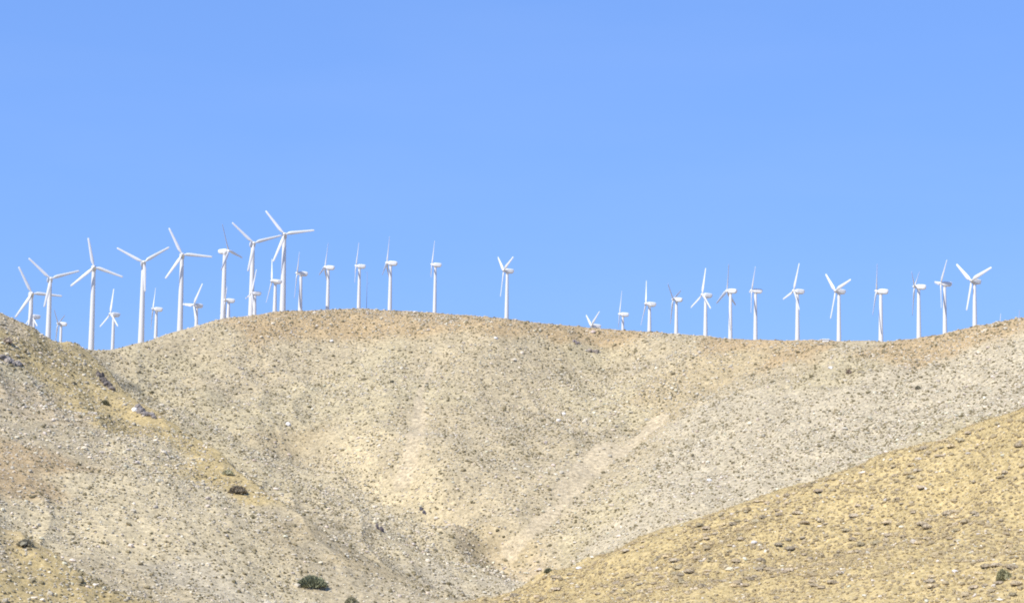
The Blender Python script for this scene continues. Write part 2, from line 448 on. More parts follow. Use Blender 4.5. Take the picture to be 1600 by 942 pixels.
# ------------------------------------------------------------------ build the terrain sheet
azl = np.concatenate([np.radians(np.arange(-180, -30, 6)), np.radians(np.arange(-30, -17.5, .25)), np.radians(np.arange(-17.5, 17.5, .03)), np.radians(np.arange(17.5, 30, .25)), np.radians(np.arange(30, 180.1, 6))])
azl[-1] = math.pi
dl = np.concatenate([[2, 10, 30, 60, 100, 140, 180, 205, 225], np.arange(240, 720, .9), np.arange(720, 900, 6), np.geomspace(900, 26000, 26)])
AA, DD = np.meshgrid(azl, dl, indexing='ij')
GX, GY = DD * np.sin(AA), DD * np.cos(AA)
fx, fy = GX.ravel(), GY.ravel()
fz = H(fx, fy)
near = (np.abs(AA.ravel()) < rad(30)) & (DD.ravel() < 900)
tone = np.tile(np.array(TAN), (len(fx), 1))
tone[near] = soil(fx[near], fy[near])
na, ndp = AA.shape
idx = np.arange(na * ndp).reshape(na, ndp)
q = np.stack([idx[:-1, :-1], idx[:-1, 1:], idx[1:, 1:], idx[1:, :-1]], -1).reshape(-1, 4)[:, ::-1]
terrain = link('terrain', mesh_np('terrain', np.stack([fx, fy, fz], 1), q, M_GROUND, True, tone))
tag(terrain, 'dry tan desert hills with grey and golden slopes under the turbines', 'hills', kind='structure')


# ------------------------------------------------------------------ scattered scrub and stones
def ico(sub):
    t = (1 + 5 ** .5) / 2
    v = [(-1, t, 0), (1, t, 0), (-1, -t, 0), (1, -t, 0), (0, -1, t), (0, 1, t), (0, -1, -t), (0, 1, -t), (t, 0, -1), (t, 0, 1), (-t, 0, -1), (-t, 0, 1)]
    v = [np.array(a) / np.linalg.norm(a) for a in v]
    f = [(0, 11, 5), (0, 5, 1), (0, 1, 7), (0, 7, 10), (0, 10, 11), (1, 5, 9), (5, 11, 4), (11, 10, 2), (10, 7, 6), (7, 1, 8), (3, 9, 4), (3, 4, 2), (3, 2, 6), (3, 6, 8), (3, 8, 9), (4, 9, 5), (2, 4, 11), (6, 2, 10), (8, 6, 7), (9, 8, 1)]
    for _ in range(sub):
        cache = {}; nf = []
        def mid(a, b):
            k = (min(a, b), max(a, b))
            if k not in cache:
                m = v[a] + v[b]; v.append(m / np.linalg.norm(m)); cache[k] = len(v) - 1
            return cache[k]
        for a, b, c in f:
            ab, bc, ca = mid(a, b), mid(b, c), mid(c, a)
            nf += [(a, ab, ca), (b, bc, ab), (c, ca, bc), (ab, bc, ca)]
        f = nf
    return np.array(v), np.array(f)


IC1, IF1 = ico(1)
m_ = IC1[:, 2] > -0.45
mp = -np.ones(len(IC1), int); mp[m_] = np.arange(m_.sum())
DV = IC1[m_]; DF = np.array([mp[f] for f in IF1 if m_[f].all()])
IC0, IF0 = ico(0)


def scatter(name, V, F, pos, rad_, hgt, cols, mat, jit, smooth, sink=.25):
    n = len(pos); k = len(V)
    ang = rng.uniform(0, 6.283, n)
    j = 1 + rng.uniform(-jit, jit, (n, k))
    X = V[None, :, 0] * j; Y = V[None, :, 1] * j; Z = V[None, :, 2] * j
    asp = rng.uniform(.75, 1.3, n)[:, None]
    ca, sa = np.cos(ang)[:, None], np.sin(ang)[:, None]
    X = X * asp
    R = rad_[:, None]
    co = np.stack([(X * ca - Y * sa) * R + pos[:, 0:1], (X * sa + Y * ca) * R + pos[:, 1:2], Z * hgt[:, None] + pos[:, 2:3] + (hgt * (.5 - sink))[:, None] * 1.0], -1).reshape(-1, 3)
    ff = (F[None] + (np.arange(n) * k)[:, None, None]).reshape(-1, 3)
    cc = np.repeat(cols, k, 0) * (1 + rng.uniform(-.15, .15, (n * k, 1)))
    return link(name, mesh_np(name, co, ff, mat, smooth, cc))


def grid_pts(sp, dmin, dmax, azmax):
    g = np.arange(-260, 260, sp); h = np.arange(150, dmax, sp)
    x, y = np.meshgrid(g, h); x = x.ravel() + rng.uniform(-.5, .5, x.size) * sp; y = y.ravel() + rng.uniform(-.5, .5, y.size) * sp
    d = np.hypot(x, y); a = np.arctan2(x, y)
    cd = np.interp(a, _fa, _fd)
    m = (d > dmin) & (d < np.minimum(dmax, cd + 28)) & (np.abs(a) < azmax)
    return x[m], y[m]


def on_gold(x, y, inset=0.0):
    d = np.hypot(x, y); a = np.arctan2(x, y)
    return (a > _na[0] - .012) & (d < np.interp(a, _na, _nd) + 8 - inset)


def facing(x, y):
    e = 2.0
    zx = (smooth_h(x + e, y) - smooth_h(x - e, y)) / (2 * e); zy = (smooth_h(x, y + e) - smooth_h(x, y - e)) / (2 * e)
    z = smooth_h(x, y); d = np.sqrt(x * x + y * y + z * z)
    return (zx * x + zy * y - z) / d / np.sqrt(1 + zx ** 2 + zy ** 2)


def pos_d(x, y):
    return np.hypot(x, y)


# scrub
x, y = grid_pts(.80, 235, 700, rad(21))
dens = .50 + fbm(x, y, 30, 3, 21) * .25 + fbm(x, y, 6, 2, 23) * .5 - (rill(x, y) + .5) * .35
gold = on_gold(x, y)
dens = np.where(gold, .68 + fbm(x, y, 14, 3, 25) * .6, dens + .05) * (1 - .93 * bare(x, y)) * np.clip(facing(x, y) / .2, .22, 1)
m = rng.uniform(0, 1, len(x)) < dens
x, y, gold = x[m], y[m], gold[m]
n = len(x)
size = np.exp(rng.normal(0, .36, n)) * np.where(gold, .22, .235)
size = np.clip(size, .13, .9)
cA = np.array((.15, .128, .07)); cB = np.array((.29, .24, .145)); cC = np.array((.19, .165, .115))
t = rng.uniform(0, 1, (n, 1))
cols = cA * t + cB * (1 - t)
pale = (rng.uniform(0, 1, (n, 1)) < .36) & ~gold[:, None]
cols = np.where(pale, np.array((.47, .42, .32)) * rng.uniform(.8, 1.1, (n, 1)), cols)
size = size * np.where(~gold & (pos_d(x, y) < 480), .86, 1)
cols = np.where(gold[:, None], cols * .45 + np.array((.36, .28, .165)) * .6, cols)
pos = np.stack([x, y, H(x, y)], 1)
scr = scatter('desert_scrub', IC0, IF0, pos, size, size * rng.uniform(.6, .95, n), cols, M_SCRUB, .30, False)
tag(scr, 'countless small olive brown scrub bushes dotted over all the dry slopes', 'scrub', kind='stuff')
print('scrub', n)
# straw-coloured grass tufts of the golden slopes
x, y = grid_pts(.62, 240, 385, rad(16.5))
m = on_gold(x, y) & (rng.uniform(0, 1, len(x)) < .45 + fbm(x, y, 9, 3, 91) * .8)
x, y = x[m], y[m]; z = H(x, y); n = len(x)
TV, TF = [], []
for i in range(5):
    a = rng.uniform(0, 6.283, n); le = rng.uniform(.12, .30, n); lean = rng.uniform(.3, 1.0, n); wv = rng.uniform(.03, .06, n)
    bx_, by_ = x + rng.normal(0, .05, n), y + rng.normal(0, .05, n)
    p0 = np.stack([bx_ - np.sin(a) * wv, by_ + np.cos(a) * wv, z - .03], 1); p1 = np.stack([bx_ + np.sin(a) * wv, by_ - np.cos(a) * wv, z - .03], 1)
    p2 = np.stack([bx_ + np.cos(a) * le * lean, by_ + np.sin(a) * le * lean, z + le], 1)
    TV.append(np.stack([p0, p1, p2], 1).reshape(-1, 3))
TV = np.concatenate(TV); TF = np.arange(len(TV)).reshape(-1, 3)
cc = np.repeat(np.array((.52, .41, .21)) * rng.uniform(.7, 1.15, (len(TF), 1)), 3, 0)
gr = link('dry_grass', mesh_np('dry_grass', TV, TF, M_SCRUB, False, cc))
tag(gr, 'countless short straw coloured grass tufts on the golden foreground slope', 'grass', kind='stuff')
print('grass', n)
# stones
x, y = grid_pts(.95, 235, 690, rad(21))
dens = .47 + fbm(x, y, 26, 3, 41) * .8 + fbm(x, y, 5, 2, 43) * .6
gold = on_gold(x, y)
dens = np.where(gold, .2, dens) * (1 - .8 * bare(x, y)) * np.clip(facing(x, y) / .2, .22, 1)
m = rng.uniform(0, 1, len(x)) < dens
x, y = x[m], y[m]; n = len(x)
size = np.clip(np.exp(rng.normal(0, .5, n)) * .175 * np.where(pos_d(x, y) < 440, .8, 1), .09, .7)
cols = np.array((.56, .50, .385)) * rng.uniform(.72, 1.2, (n, 1)) + rng.uniform(-.02, .02, (n, 3))
pos = np.stack([x, y, H(x, y)], 1)
st = scatter('loose_stones', IC0, IF0, pos, size, size * rng.uniform(.5, .9, n), np.clip(cols, 0, .8), M_STONE, .28, False)
tag(st, 'countless small pale stones strewn over all the dry slopes', 'stones', kind='stuff')
print('stones', n)


# ------------------------------------------------------------------ single shrubs and boulders
def shrub_mesh(name, R, hh, tone_, leaves=170, lobes=5, seed=0, spread=.55, core=1.0):
    """twiggy desert shrub: overlapping low mounds plus many small upright leaf faces"""
    g = np.random.default_rng(seed)
    cs, fs, cl = [], [], []; off = 0
    for i in range(lobes):
        a = g.uniform(0, 6.28); rr = 0 if i == 0 else g.uniform(.3, 1) * spread
        s = (g.uniform(.45, .7) if i else .72) * core
        j = 1 + g.uniform(-.22, .22, len(DV))
        v = DV * j[:, None] * s
        v = v * (1, 1, hh / R) * R + np.array((math.cos(a) * rr * R, math.sin(a) * rr * R, .28 * hh))
        cs.append(v); fs.append(DF + off); off += len(v); cl.append(np.tile(np.array(tone_) * g.uniform(.75, 1.0), (len(v), 1)))
    for i in range(leaves):
        a = g.uniform(0, 6.28); el = math.asin(g.uniform(.02, 1)); k = g.uniform(.75, 1.12)
        c = np.array((math.cos(a) * math.cos(el) * k * R, math.sin(a) * math.cos(el) * k * R, math.sin(el) * k * hh + .03))
        c[:2] *= 1 + .25 * math.sin(3 * a + seed)
        d = np.array((math.cos(a) * math.cos(el), math.sin(a) * math.cos(el), math.sin(el) + .5)) + g.normal(0, .35, 3); d /= np.linalg.norm(d)
        s = np.cross(d, g.normal(0, 1, 3)); s /= np.linalg.norm(s)
        ln, w = R * g.uniform(.16, .34), R * g.uniform(.05, .1) * (1 if core == 1 else .8)
        v = np.array([c - d * ln * .6 - s * w, c - d * ln * .6 + s * w, c + d * ln * .5])
        cs.append(v); fs.append(np.array([[off, off + 1, off + 2]])); off += 3
        cl.append(np.tile(np.array(tone_) * g.uniform(.7, 1.4), (3, 1)))
    return mesh_np(name, np.vstack(cs), np.vstack(fs), M_SHRUB, False, np.vstack(cl))


def rock_mesh(name, sx, sy, sz, tone_, seed=0, mat=None, jag=.2):
    g = np.random.default_rng(seed + 500)
    V, F = ico(2)
    v = V.copy()
    for _ in range(9):   # cut flat facets
        nrm = g.normal(0, 1, 3); nrm /= np.linalg.norm(nrm); lim = g.uniform(.62, .9)
        dd = v @ nrm; v = v - np.maximum(dd - lim, 0)[:, None] * nrm
    v = v * (1 + g.uniform(-jag, jag, (len(v), 1)) * .35) * (sx, sy, sz) + (0, 0, sz * .35)
    return mesh_np(name, v, F, mat or M_ROCK, False, np.tile(np.array(tone_), (len(v), 1)) * (1 + g.uniform(-.12, .12, (len(v), 1))))


def place(name, me, p, rz, s, label, cat, group=None, sink=0.05):
    o = link(name, me)
    o.location = (p[0], p[1], p[2] - sink); o.rotation_euler = (0, 0, rz); o.scale = (s, s, s * random.uniform(.85, 1.1))
    return tag(o, label, cat, group)


def project(p):
    v = np.asarray(p, float)
    f = v @ FWD
    return 800 + FPX * (v @ CR) / f, 471 - FPX * (v @ CU) / f


def seen(p, lift=.4):
    d = math.hypot(p[0], p[1])
    dd = np.arange(230, d - 2.5, 1.5)
    if not len(dd):
        return True
    a = math.atan2(p[0], p[1])
    return bool((H(dd * math.sin(a), dd * math.cos(a)) / dd).max() < (p[2] + lift) / d)


SHRUBS = [shrub_mesh('shrub', .66, .5, np.array(t_) * 1.18, 120, 5, s_) for s_, t_ in enumerate([(.39, .32, .215), (.35, .28, .18), (.41, .335, .21), (.32, .27, .17), (.37, .30, .205), (.42, .335, .20), (.34, .285, .20), (.40, .33, .225)])]
x, y = grid_pts(2.7, 255, 380, rad(15.5))
m = on_gold(x, y, 9); x, y = x[m], y[m]
o_ = rng.permutation(len(x)); x, y = x[o_], y[o_]; z = H(x, y)
cnt = 0
for p in zip(x, y, z):
    u, v = project(p)
    if not (6 < u < 1594 and v < 938) or fbm(np.array([p[0]]), np.array([p[1]]), 12, 2, 61)[0] < -.16 or not seen(p):
        continue
    place('desert_shrub', SHRUBS[cnt % 8], p, random.uniform(0, 6.28), random.choice((.7, .8, .85, .95, 1.0, 1.15, 1.35)),
          'low rounded grey brown shrub, one of the larger ones dotting the golden foreground slope', 'shrub', 'grey brown shrubs on the golden foreground slope')
    cnt += 1
    if cnt >= 300:
        break
print('shrubs', cnt)
ROCKS = [rock_mesh('boulder', .42 * a, .36, .3 * b, t_, s_) for s_, (a, b, t_) in enumerate([(1, 1, (.56, .50, .41)), (1.3, .8, (.52, .47, .38)), (.9, 1.2, (.60, .54, .45)), (1.1, 1, (.48, .43, .36)), (1.5, .7, (.58, .52, .42))])]
x, y = grid_pts(4.2, 255, 380, rad(15.5))
m = on_gold(x, y, 9); x, y = x[m], y[m]
o_ = rng.permutation(len(x)); x, y = x[o_], y[o_]; z = H(x, y)
cnt = 0
for p in zip(x, y, z):
    u, v = project(p)
    if not (6 < u < 1594 and v < 938) or not seen(p, .2):
        continue
    place('boulder', ROCKS[cnt % 5], p, random.uniform(0, 6.28), random.choice((.45, .5, .55, .6, .7, .8, 1.0)),
          'small pale angular rock lying among shrubs on the golden foreground slope', 'rock', 'pale rocks on the golden foreground slope')
    cnt += 1
    if cnt >= 110:
        break
print('rocks', cnt)

# landmarks one by one: (px, py, ...)
DK = (.085, .085, .05)


def px_m(p):
    return FPX / math.hypot(p[0], p[1])


def big_bush(px, py, wpx, hpx, tone_, label, seed, name='bush', leaves=420):
    p = hit(px, py); k = px_m(p)
    me = shrub_mesh(name, wpx / k / 2 * .8, hpx / k * .75, np.array(tone_) * 2.3, leaves * 3, 8, seed, .7, .72)
    place(name, me, p, 0.3 * seed, 1, label, 'bush', sink=.15)


big_bush(486, 914, 48, 17, (.10, .105, .065), 'large dark green bush spreading wide low on the left slope at the bottom', 21, leaves=700)
big_bush(549, 943, 24, 14, (.13, .12, .075), 'olive bush cut by the bottom edge, right of the large dark green bush', 22)
big_bush(1567, 906, 27, 22, (.115, .108, .06), 'dark green bush with pale tips standing alone on the golden slope', 23, leaves=520)
big_bush(371, 769, 30, 15, (.12, .10, .07), 'dark bush on the ochre spur above the grey left slope', 24)
big_bush(356, 741, 20, 11, (.17, .16, .10), 'pale olive bush just uphill of the dark bush on the ochre spur', 25)
big_bush(40, 853, 27, 16, (.115, .105, .075), 'dark bush on the crest of the low knoll in the bottom left corner', 26)
big_bush(164, 632, 16, 11, (.10, .095, .055), 'small dark bush on the ochre band below the left outcrop', 27)
big_bush(1326, 584, 10, 9, (.11, .085, .065), 'small dark brown bush alone high on the pale right slope', 28)
big_bush(1434, 608, 10, 8, (.12, .11, .075), 'dark bush in the middle of the pale right slope', 29)
big_bush(12, 536, 16, 12, (.17, .14, .11), 'brown bush at the left edge of the picture below the skyline', 30)
big_bush(857, 894, 16, 9, (.09, .09, .055), 'dark green bush at the foot of the gully above the golden slope', 31)
big_bush(613, 598 + 0, 9, 6, (.13, .12, .085), 'dark olive bush in the middle of the central hill face', 32)


def outcrop(px, py, wpx, hpx, nb, tone_, label, seed, slope_dx=0.0, parts=True):
    """broken rock rib: an empty with its blocks as parts"""
    g = np.random.default_rng(seed)
    p = hit(px, py); k = px_m(p)
    root = bpy.data.objects.new('rock_outcrop', None); COL.objects.link(root); root.location = p
    tag(root, label, 'rock outcrop')
    for i in range(nb):
        t_ = (i + .5) / nb - .5
        w = wpx / k * g.uniform(.3, .55); h_ = hpx / k * g.uniform(.25, .45) / max(1, nb / 5)
        # blocks step down along the rib in plan, staying on the surface
        q_ = hit(px + t_ * wpx + g.uniform(-1, 1) * wpx * .08, py + t_ * hpx * slope_dx + g.uniform(-1, 1) * hpx * .12)
        me = rock_mesh('rock_block', w * .5, w * .42, max(h_, w * .4), np.array(tone_) * g.uniform(.75, 1.35), seed * 13 + i, M_DROCK, .35)
        b = link('rock_block', me, root); b.location = Vector(q_ - p) + Vector((0, 0, -.1)); b.rotation_euler = (g.uniform(-.3, .3), g.uniform(-.3, .3), g.uniform(0, 6))
    return root


outcrop(163, 598, 24, 30, 9, (.15, .13, .115), 'dark purplish rock outcrop on the left ridge below the saddle', 3, 1.0)
outcrop(226, 647, 28, 16, 8, (.21, .185, .165), 'grey rock rib under the bright white boulder on the ochre spur', 4, 1.0)
outcrop(16, 566, 30, 18, 9, (.27, .24, .21), 'broad grey rubble outcrop at the left edge of the left hill', 5, .6)
outcrop(594, 827, 12, 16, 5, (.11, .095, .10), 'dark upright rock knot low on the left slope', 6, .6)
outcrop(661, 800, 10, 9, 4, (.12, .11, .12), 'small dark rocks beside the gully left of the central hill', 7, .7)
outcrop(495, 801, 9, 6, 3, (.09, .08, .085), 'single dark rock lump on the left slope above the large dark bush', 8, .2)
outcrop(927, 550, 16, 9, 5, (.26, .22, .18), 'broken dark rocks with pale faces under the half hidden turbine', 9, .5)
outcrop(900, 536, 11, 8, 4, (.22, .19, .19), 'small brownish rocks left of the broken rocks below the ridge', 10, .3)


def boulder(px, py, wpx, hpx, tone_, label, seed):
    p = hit(px, py); k = px_m(p)
    me = rock_mesh('boulder', wpx / k * .5, wpx / k * .45, hpx / k * .62, tone_, seed, M_DROCK, .15)
    place('boulder', me, p, .5 * seed, 1, label, 'rock', sink=.1)


boulder(212, 642, 14, 8, (.86, .84, .80), 'bright white boulder on the grey rock rib of the ochre spur', 1)
boulder(450, 665, 9, 7, (.74, .70, .64), 'pale boulder on the lower left face of the central hill', 2)
boulder(873, 658, 10, 6, (.76, .72, .66), 'larger of two white rocks in the middle of the central slope', 3)
boulder(881, 647, 7, 5, (.70, .66, .60), 'smaller white rock just above another in the middle of the central slope', 4)
boulder(1428, 849, 12, 11, (.46, .40, .32), 'round grey boulder standing out on the golden slope', 5)
boulder(1492, 893, 11, 7, (.66, .62, .58), 'pale slanted rock on the golden slope left of the dark green bush', 6)
boulder(927, 520, 8, 6, (.52, .42, .36), 'pinkish rock at the ridge right under the half hidden turbine', 7)
boulder(1178, 848, 12, 7, (.60, .57, .54), 'pale rock near the upper edge of the golden slope', 8)
boulder(905, 888, 12, 5, (.62, .60, .57), 'flat grey slab at the left end of the golden slope', 9)
boulder(1435, 718, 13, 5, (.50, .46, .40), 'long flat rock just below the upper edge of the golden slope', 10)
boulder(518, 535 - 0, 8, 5, (.68, .64, .57), 'white rock high on the central hill below the crest', 11)
boulder(1108, 752, 10, 5, (.70, .68, .64), 'white rock patch low on the pale right slope', 12)
boulder(1298, 576, 9, 5, (.70, .68, .64), 'white rock near the top of the pale right slope', 13)
boulder(775, 530, 8, 4, (.72, .68, .62), 'white rock below the lone turbine in the middle of the ridge', 14)


# ------------------------------------------------------------------ wind turbines
def loft(stations, nseg=12, power=2.0, cap=True):
    """rings along +Y: (y, half width, z low, z high); superellipse sections"""
    V, F = [], []
    for (yy, hw, zl, zh) in stations:
        for i in range(nseg):
            a = 2 * math.pi * (i + .5) / nseg
            c, s = math.cos(a), math.sin(a)
            cx = math.copysign(abs(c) ** (2 / power), c); sz = math.copysign(abs(s) ** (2 / power), s)
            V.append((cx * hw, yy, (zl + zh) / 2 + sz * (zh - zl) / 2))
    for k in range(len(stations) - 1):
        for i in range(nseg):
            j = (i + 1) % nseg
            F.append((k * nseg + i, k * nseg + j, (k + 1) * nseg + j, (k + 1) * nseg + i))
    if cap:
        F.append(tuple(range(nseg))); F.append(tuple(reversed(range((len(stations) - 1) * nseg, len(stations) * nseg))))
    return V, F


def py_mesh(name, V, F, mat, smooth=False, sharp=None):
    me = bpy.data.meshes.new(name); me.from_pydata(V, [], F); me.update()
    me.polygons.foreach_set('use_smooth', [smooth and len(p.vertices) < 8 for p in me.polygons])
    me.materials.append(mat)
    return me


def tower_mesh(rb, rt):
    V, F = [], []; n = 28
    zs = [0.0, .33, .334, .66, .664, 1.0]
    for z in zs:
        rr = rb + (rt - rb) * z
        for i in range(n):
            V.append((rr * math.cos(2 * math.pi * i / n), rr * math.sin(2 * math.pi * i / n), z))
    for k in range(len(zs) - 1):
        for i in range(n):
            F.append((k * n + i, k * n + (i + 1) % n, (k + 1) * n + (i + 1) % n, (k + 1) * n + i))
    F.append(tuple(range((len(zs) - 1) * n, len(zs) * n)))
    return py_mesh('tower', V, F, M_TOWER, True)


def ring_mesh(name, r0, r1, z0, z1, mat):
    V, F = [], []; n = 24
    for rr, z in ((r0, z0), (r1, z1)):
        for i in range(n):
            V.append((rr * math.cos(2 * math.pi * i / n), rr * math.sin(2 * math.pi * i / n), z))
    for i in range(n):
        F.append((i, (i + 1) % n, n + (i + 1) % n, n + i))
    F.append(tuple(range(n, 2 * n))); F.append(tuple(reversed(range(n))))
    return py_mesh(name, V, F, mat, True)


def blade_mesh(R, root_r, cmax, ctip, pitch0=16, pitch1=3):
    V, F = [], []; n = 12
    st = [(0.03, root_r * 2, 1.0), (.08, root_r * 2.2, 1.0), (.15, cmax * .85, .48), (.23, cmax, .36), (.35, cmax * .93, .31), (.5, cmax * .82, .28), (.65, cmax * .72, .26), (.8, cmax * .62, .25), (.93, ctip, .24), (.985, ctip * .85, .2), (1.0, ctip * .45, .12)]
    for (t, c, th) in st:
        tw = rad(pitch0 + (pitch1 - pitch0) * t)
        for i in range(n):
            a = 2 * math.pi * i / n
            xx = math.cos(a) * c / 2 + (0 if t < .1 else -c * .14)
            yy = math.sin(a) * c / 2 * th * (1.0 if t < .1 else (1 - .45 * math.cos(a) * -1) if math.cos(a) < 0 else (1 - .45 * math.cos(a)))
            V.append((xx * math.cos(tw) - yy * math.sin(tw), xx * math.sin(tw) + yy * math.cos(tw), t * R))
    for k in range(len(st) - 1):
        for i in range(n):
            F.append((k * n + i, k * n + (i + 1) % n, (k + 1) * n + (i + 1) % n, (k + 1) * n + i))
    F.append(tuple(range((len(st) - 1) * n, len(st) * n)))
    return py_mesh('blade', V, F, M_WHITE, True)


CL = {
    'S': dict(R=9.0, ov=1.25,
              tower=tower_mesh(.75, .46), top=-.62,
              ring=ring_mesh('yaw_ring', .50, .62, -.98, -.60, M_WHITE),
              nac=py_mesh('nacelle', *loft([(.38, .42, -.42, .45), (.62, .60, -.60, .62), (1.1, .74, -.78, .78), (2.5, .76, -.80, .82), (3.15, .70, -.66, .78), (3.5, .52, -.22, .62)], 16, 4.2), M_WHITE, False),
              hub=py_mesh('hub', *loft([(-.62, .10, -.10, .10), (-.55, .24, -.24, .24), (-.30, .42, -.42, .42), (.12, .48, -.48, .48), (.37, .44, -.44, .44)], 16, 2), M_WHITE, True),
              blade=blade_mesh(9.0, .20, 1.22, .70)),
    'L': dict(R=11.0, ov=1.75,
              tower=tower_mesh(1.20, .68), top=-.85,
              ring=ring_mesh('yaw_ring', .76, .9, -1.3, -.83, M_WHITE),
              nac=py_mesh('nacelle', *loft([(.45, .5, -.5, .55), (.8, .75, -.75, .78), (1.4, .92, -.98, .95), (3.4, .95, -1.0, 1.0), (4.1, .85, -.75, .95), (4.5, .6, -.25, .75)], 16, 4.0), M_WHITE, False),
              hub=py_mesh('hub', *loft([(-.75, .12, -.12, .12), (-.65, .3, -.3, .3), (-.35, .5, -.5, .5), (.15, .58, -.58, .58), (.44, .52, -.52, .52)], 16, 2), M_WHITE, True),
              blade=blade_mesh(11.0, .25, 1.25, .72)),
}
TILT = rad(5)
# class, hub px, base px x, distance, yaw, blade phase, blade px, label
TURB = [
    ('L', (51, 459), 47.7, 700, -8, 93, 45, 'tall white turbine farthest left, its foot hidden by the left hill shoulder'),
    ('L', (82, 436), 77, 690, -8, 72, 45, 'second tall white turbine from the left, one blade hanging down along its tower'),
    ('L', (150.4, 418), 145.3, 712, -2, 108, 46, 'tall white turbine standing in the saddle, one blade almost straight up'),
    ('L', (226.8, 410.5), 223, 690, -4, 57, 46, 'tall white turbine with two blades spread up in a wide shallow V'),
    ('L', (287, 398.5), 283.4, 728, -2, 93, 46, 'tall white turbine with one blade pointing level to the right, below it a short turbine'),
    ('L', (359, 392), 350.2, 690, -60, 99, 43, 'tall white turbine turned away, nacelle on the left and thin dark blades on the right'),
    ('L', (399.4, 380.7), 394.2, 720, -12, 72, 46, 'tall white turbine whose right blade reaches to the tallest turbine beside it'),
    ('L', (446, 367), 443.5, 712, 0, 81, 47, 'tallest white turbine on the left crest, right blade nearly level, highest of all'),
    ('S', (47.5, 494), 52, 735, 70, 118, 37, 'short turbine hidden behind the farthest left tower, only a lower blade showing'),
    ('S', (92, 505.6), 94.3, 735, 106, 57, 35, 'short turbine low behind the left hill with thin dark blades and a bright nacelle'),
    ('S', (174.6, 490.8), 176.4, 728, 66, 3, 39, 'short white turbine beside the saddle, three blades open to the camera'),
    ('S', (239, 482.6), 243.4, 700, 90, 96, 38, 'short turbine seen side on just right of the turbine with the wide V blades'),
    ('S', (303.8, 476.8), 306.4, 690, 64, 36, 39, 'short turbine with one blade touching the tall tower on its left'),
    ('S', (352.5, 469), 356.3, 680, 90, 69, 38, 'short turbine seen side on in front of the tall turbine that is turned away'),
    ('S', (390.7, 457.6), 397.6, 690, 76, 21, 38, 'short turbine in front of the tall tower left of the tallest turbine'),
    ('S', (425.6, 439.3), 429.4, 690, 76, 96, 40, 'short turbine just left of the tallest tower, one blade straight up'),
    ('S', (465, 427), 469.4, 690, 90, 45, 42, 'turbine seen side on just right of the tallest tower, faint thin blades'),
    ('S', (506.4, 417.6), 512.3, 695, 102, 114, 39, 'side on turbine with a thin dark lower blade, second right of the tallest tower'),
    ('S', (556.4, 415.6), 561, 700, 88, 21, 38, 'side on turbine on the hilltop just left of the thin dark mast'),
    ('S', (604, 410.8), 609.7, 700, 98, 3, 42, 'side on turbine just right of the thin dark mast, thin blade straight up'),
    ('S', (676, 413.4), 679.7, 695, 88, 9, 38, 'side on turbine standing alone between the hilltop group and the middle turbine'),
    ('S', (786.4, 422.7), 792, 663, 70, 66, 42, 'white turbine alone in the middle of the ridge, two blades up in a V'),
    ('S', (923.4, 509), 929, 712, 72, 60, 39, 'turbine sunk behind the ridge, only two blades and the nacelle showing'),
    ('S', (969.3, 490.8), 973, 715, 90, 0, 37, 'side on turbine half sunk behind the ridge, its tower very short'),
    ('S', (1008.5, 474.7), 1014.7, 680, 78, 99, 41, 'turbine right of the half sunk one, broad blade straight up and one down left'),
    ('S', (1050.9, 467.7), 1056.7, 655, 108, 57, 39, 'turbine with two thin dark blades raised in a V above its white nacelle'),
    ('S', (1098.9, 460.8), 1102.4, 640, 64, 6, 42, 'white turbine with one tall blade up and two short ones down, facing left'),
    ('S', (1135.4, 454.2), 1141.3, 638, 114, 3, 42, 'turbine with a dark blade straight up and two dark blades down either side'),
    ('S', (1175.4, 454), 1180.5, 630, 84, 33, 42, 'side on turbine with a faint upright blade right of the dark bladed one'),
    ('S', (1240.6, 454.6), 1246, 625, 68, 18, 44, 'white turbine with a short broad blade to the left and a tall one up'),
    ('S', (1306, 454.7), 1310.8, 624, 58, 72, 44, 'white turbine with blades raised in a V, just right of the low white box'),
    ('S', (1370, 454.7), 1376.3, 620, 96, 30, 46, 'side on turbine at the ridge dip, shaded nacelle and a very thin upright blade'),
    ('S', (1429, 447.7), 1435.6, 614, 98, 66, 45, 'turbine on the rising right ridge with two thin raised blades close together'),
    ('S', (1471.9, 443), 1476.3, 610, 76, 39, 43, 'turbine second from right of those with full towers, blade edge on straight up'),
    ('S', (1518.8, 439), 1523, 600, 48, 69, 46, 'rightmost white turbine with a full tower, two broad blades in an open V'),
    ('S', (1563, 538), 1567, 645, 88, 5, 47, 'turbine hidden by the right ridge, only a faint white blade tip showing'),
    ('S', (1593, 530), 1597, 645, 100, 5, 45, 'turbine hidden by the ridge at the right edge, only a dark blade tip showing'),
]


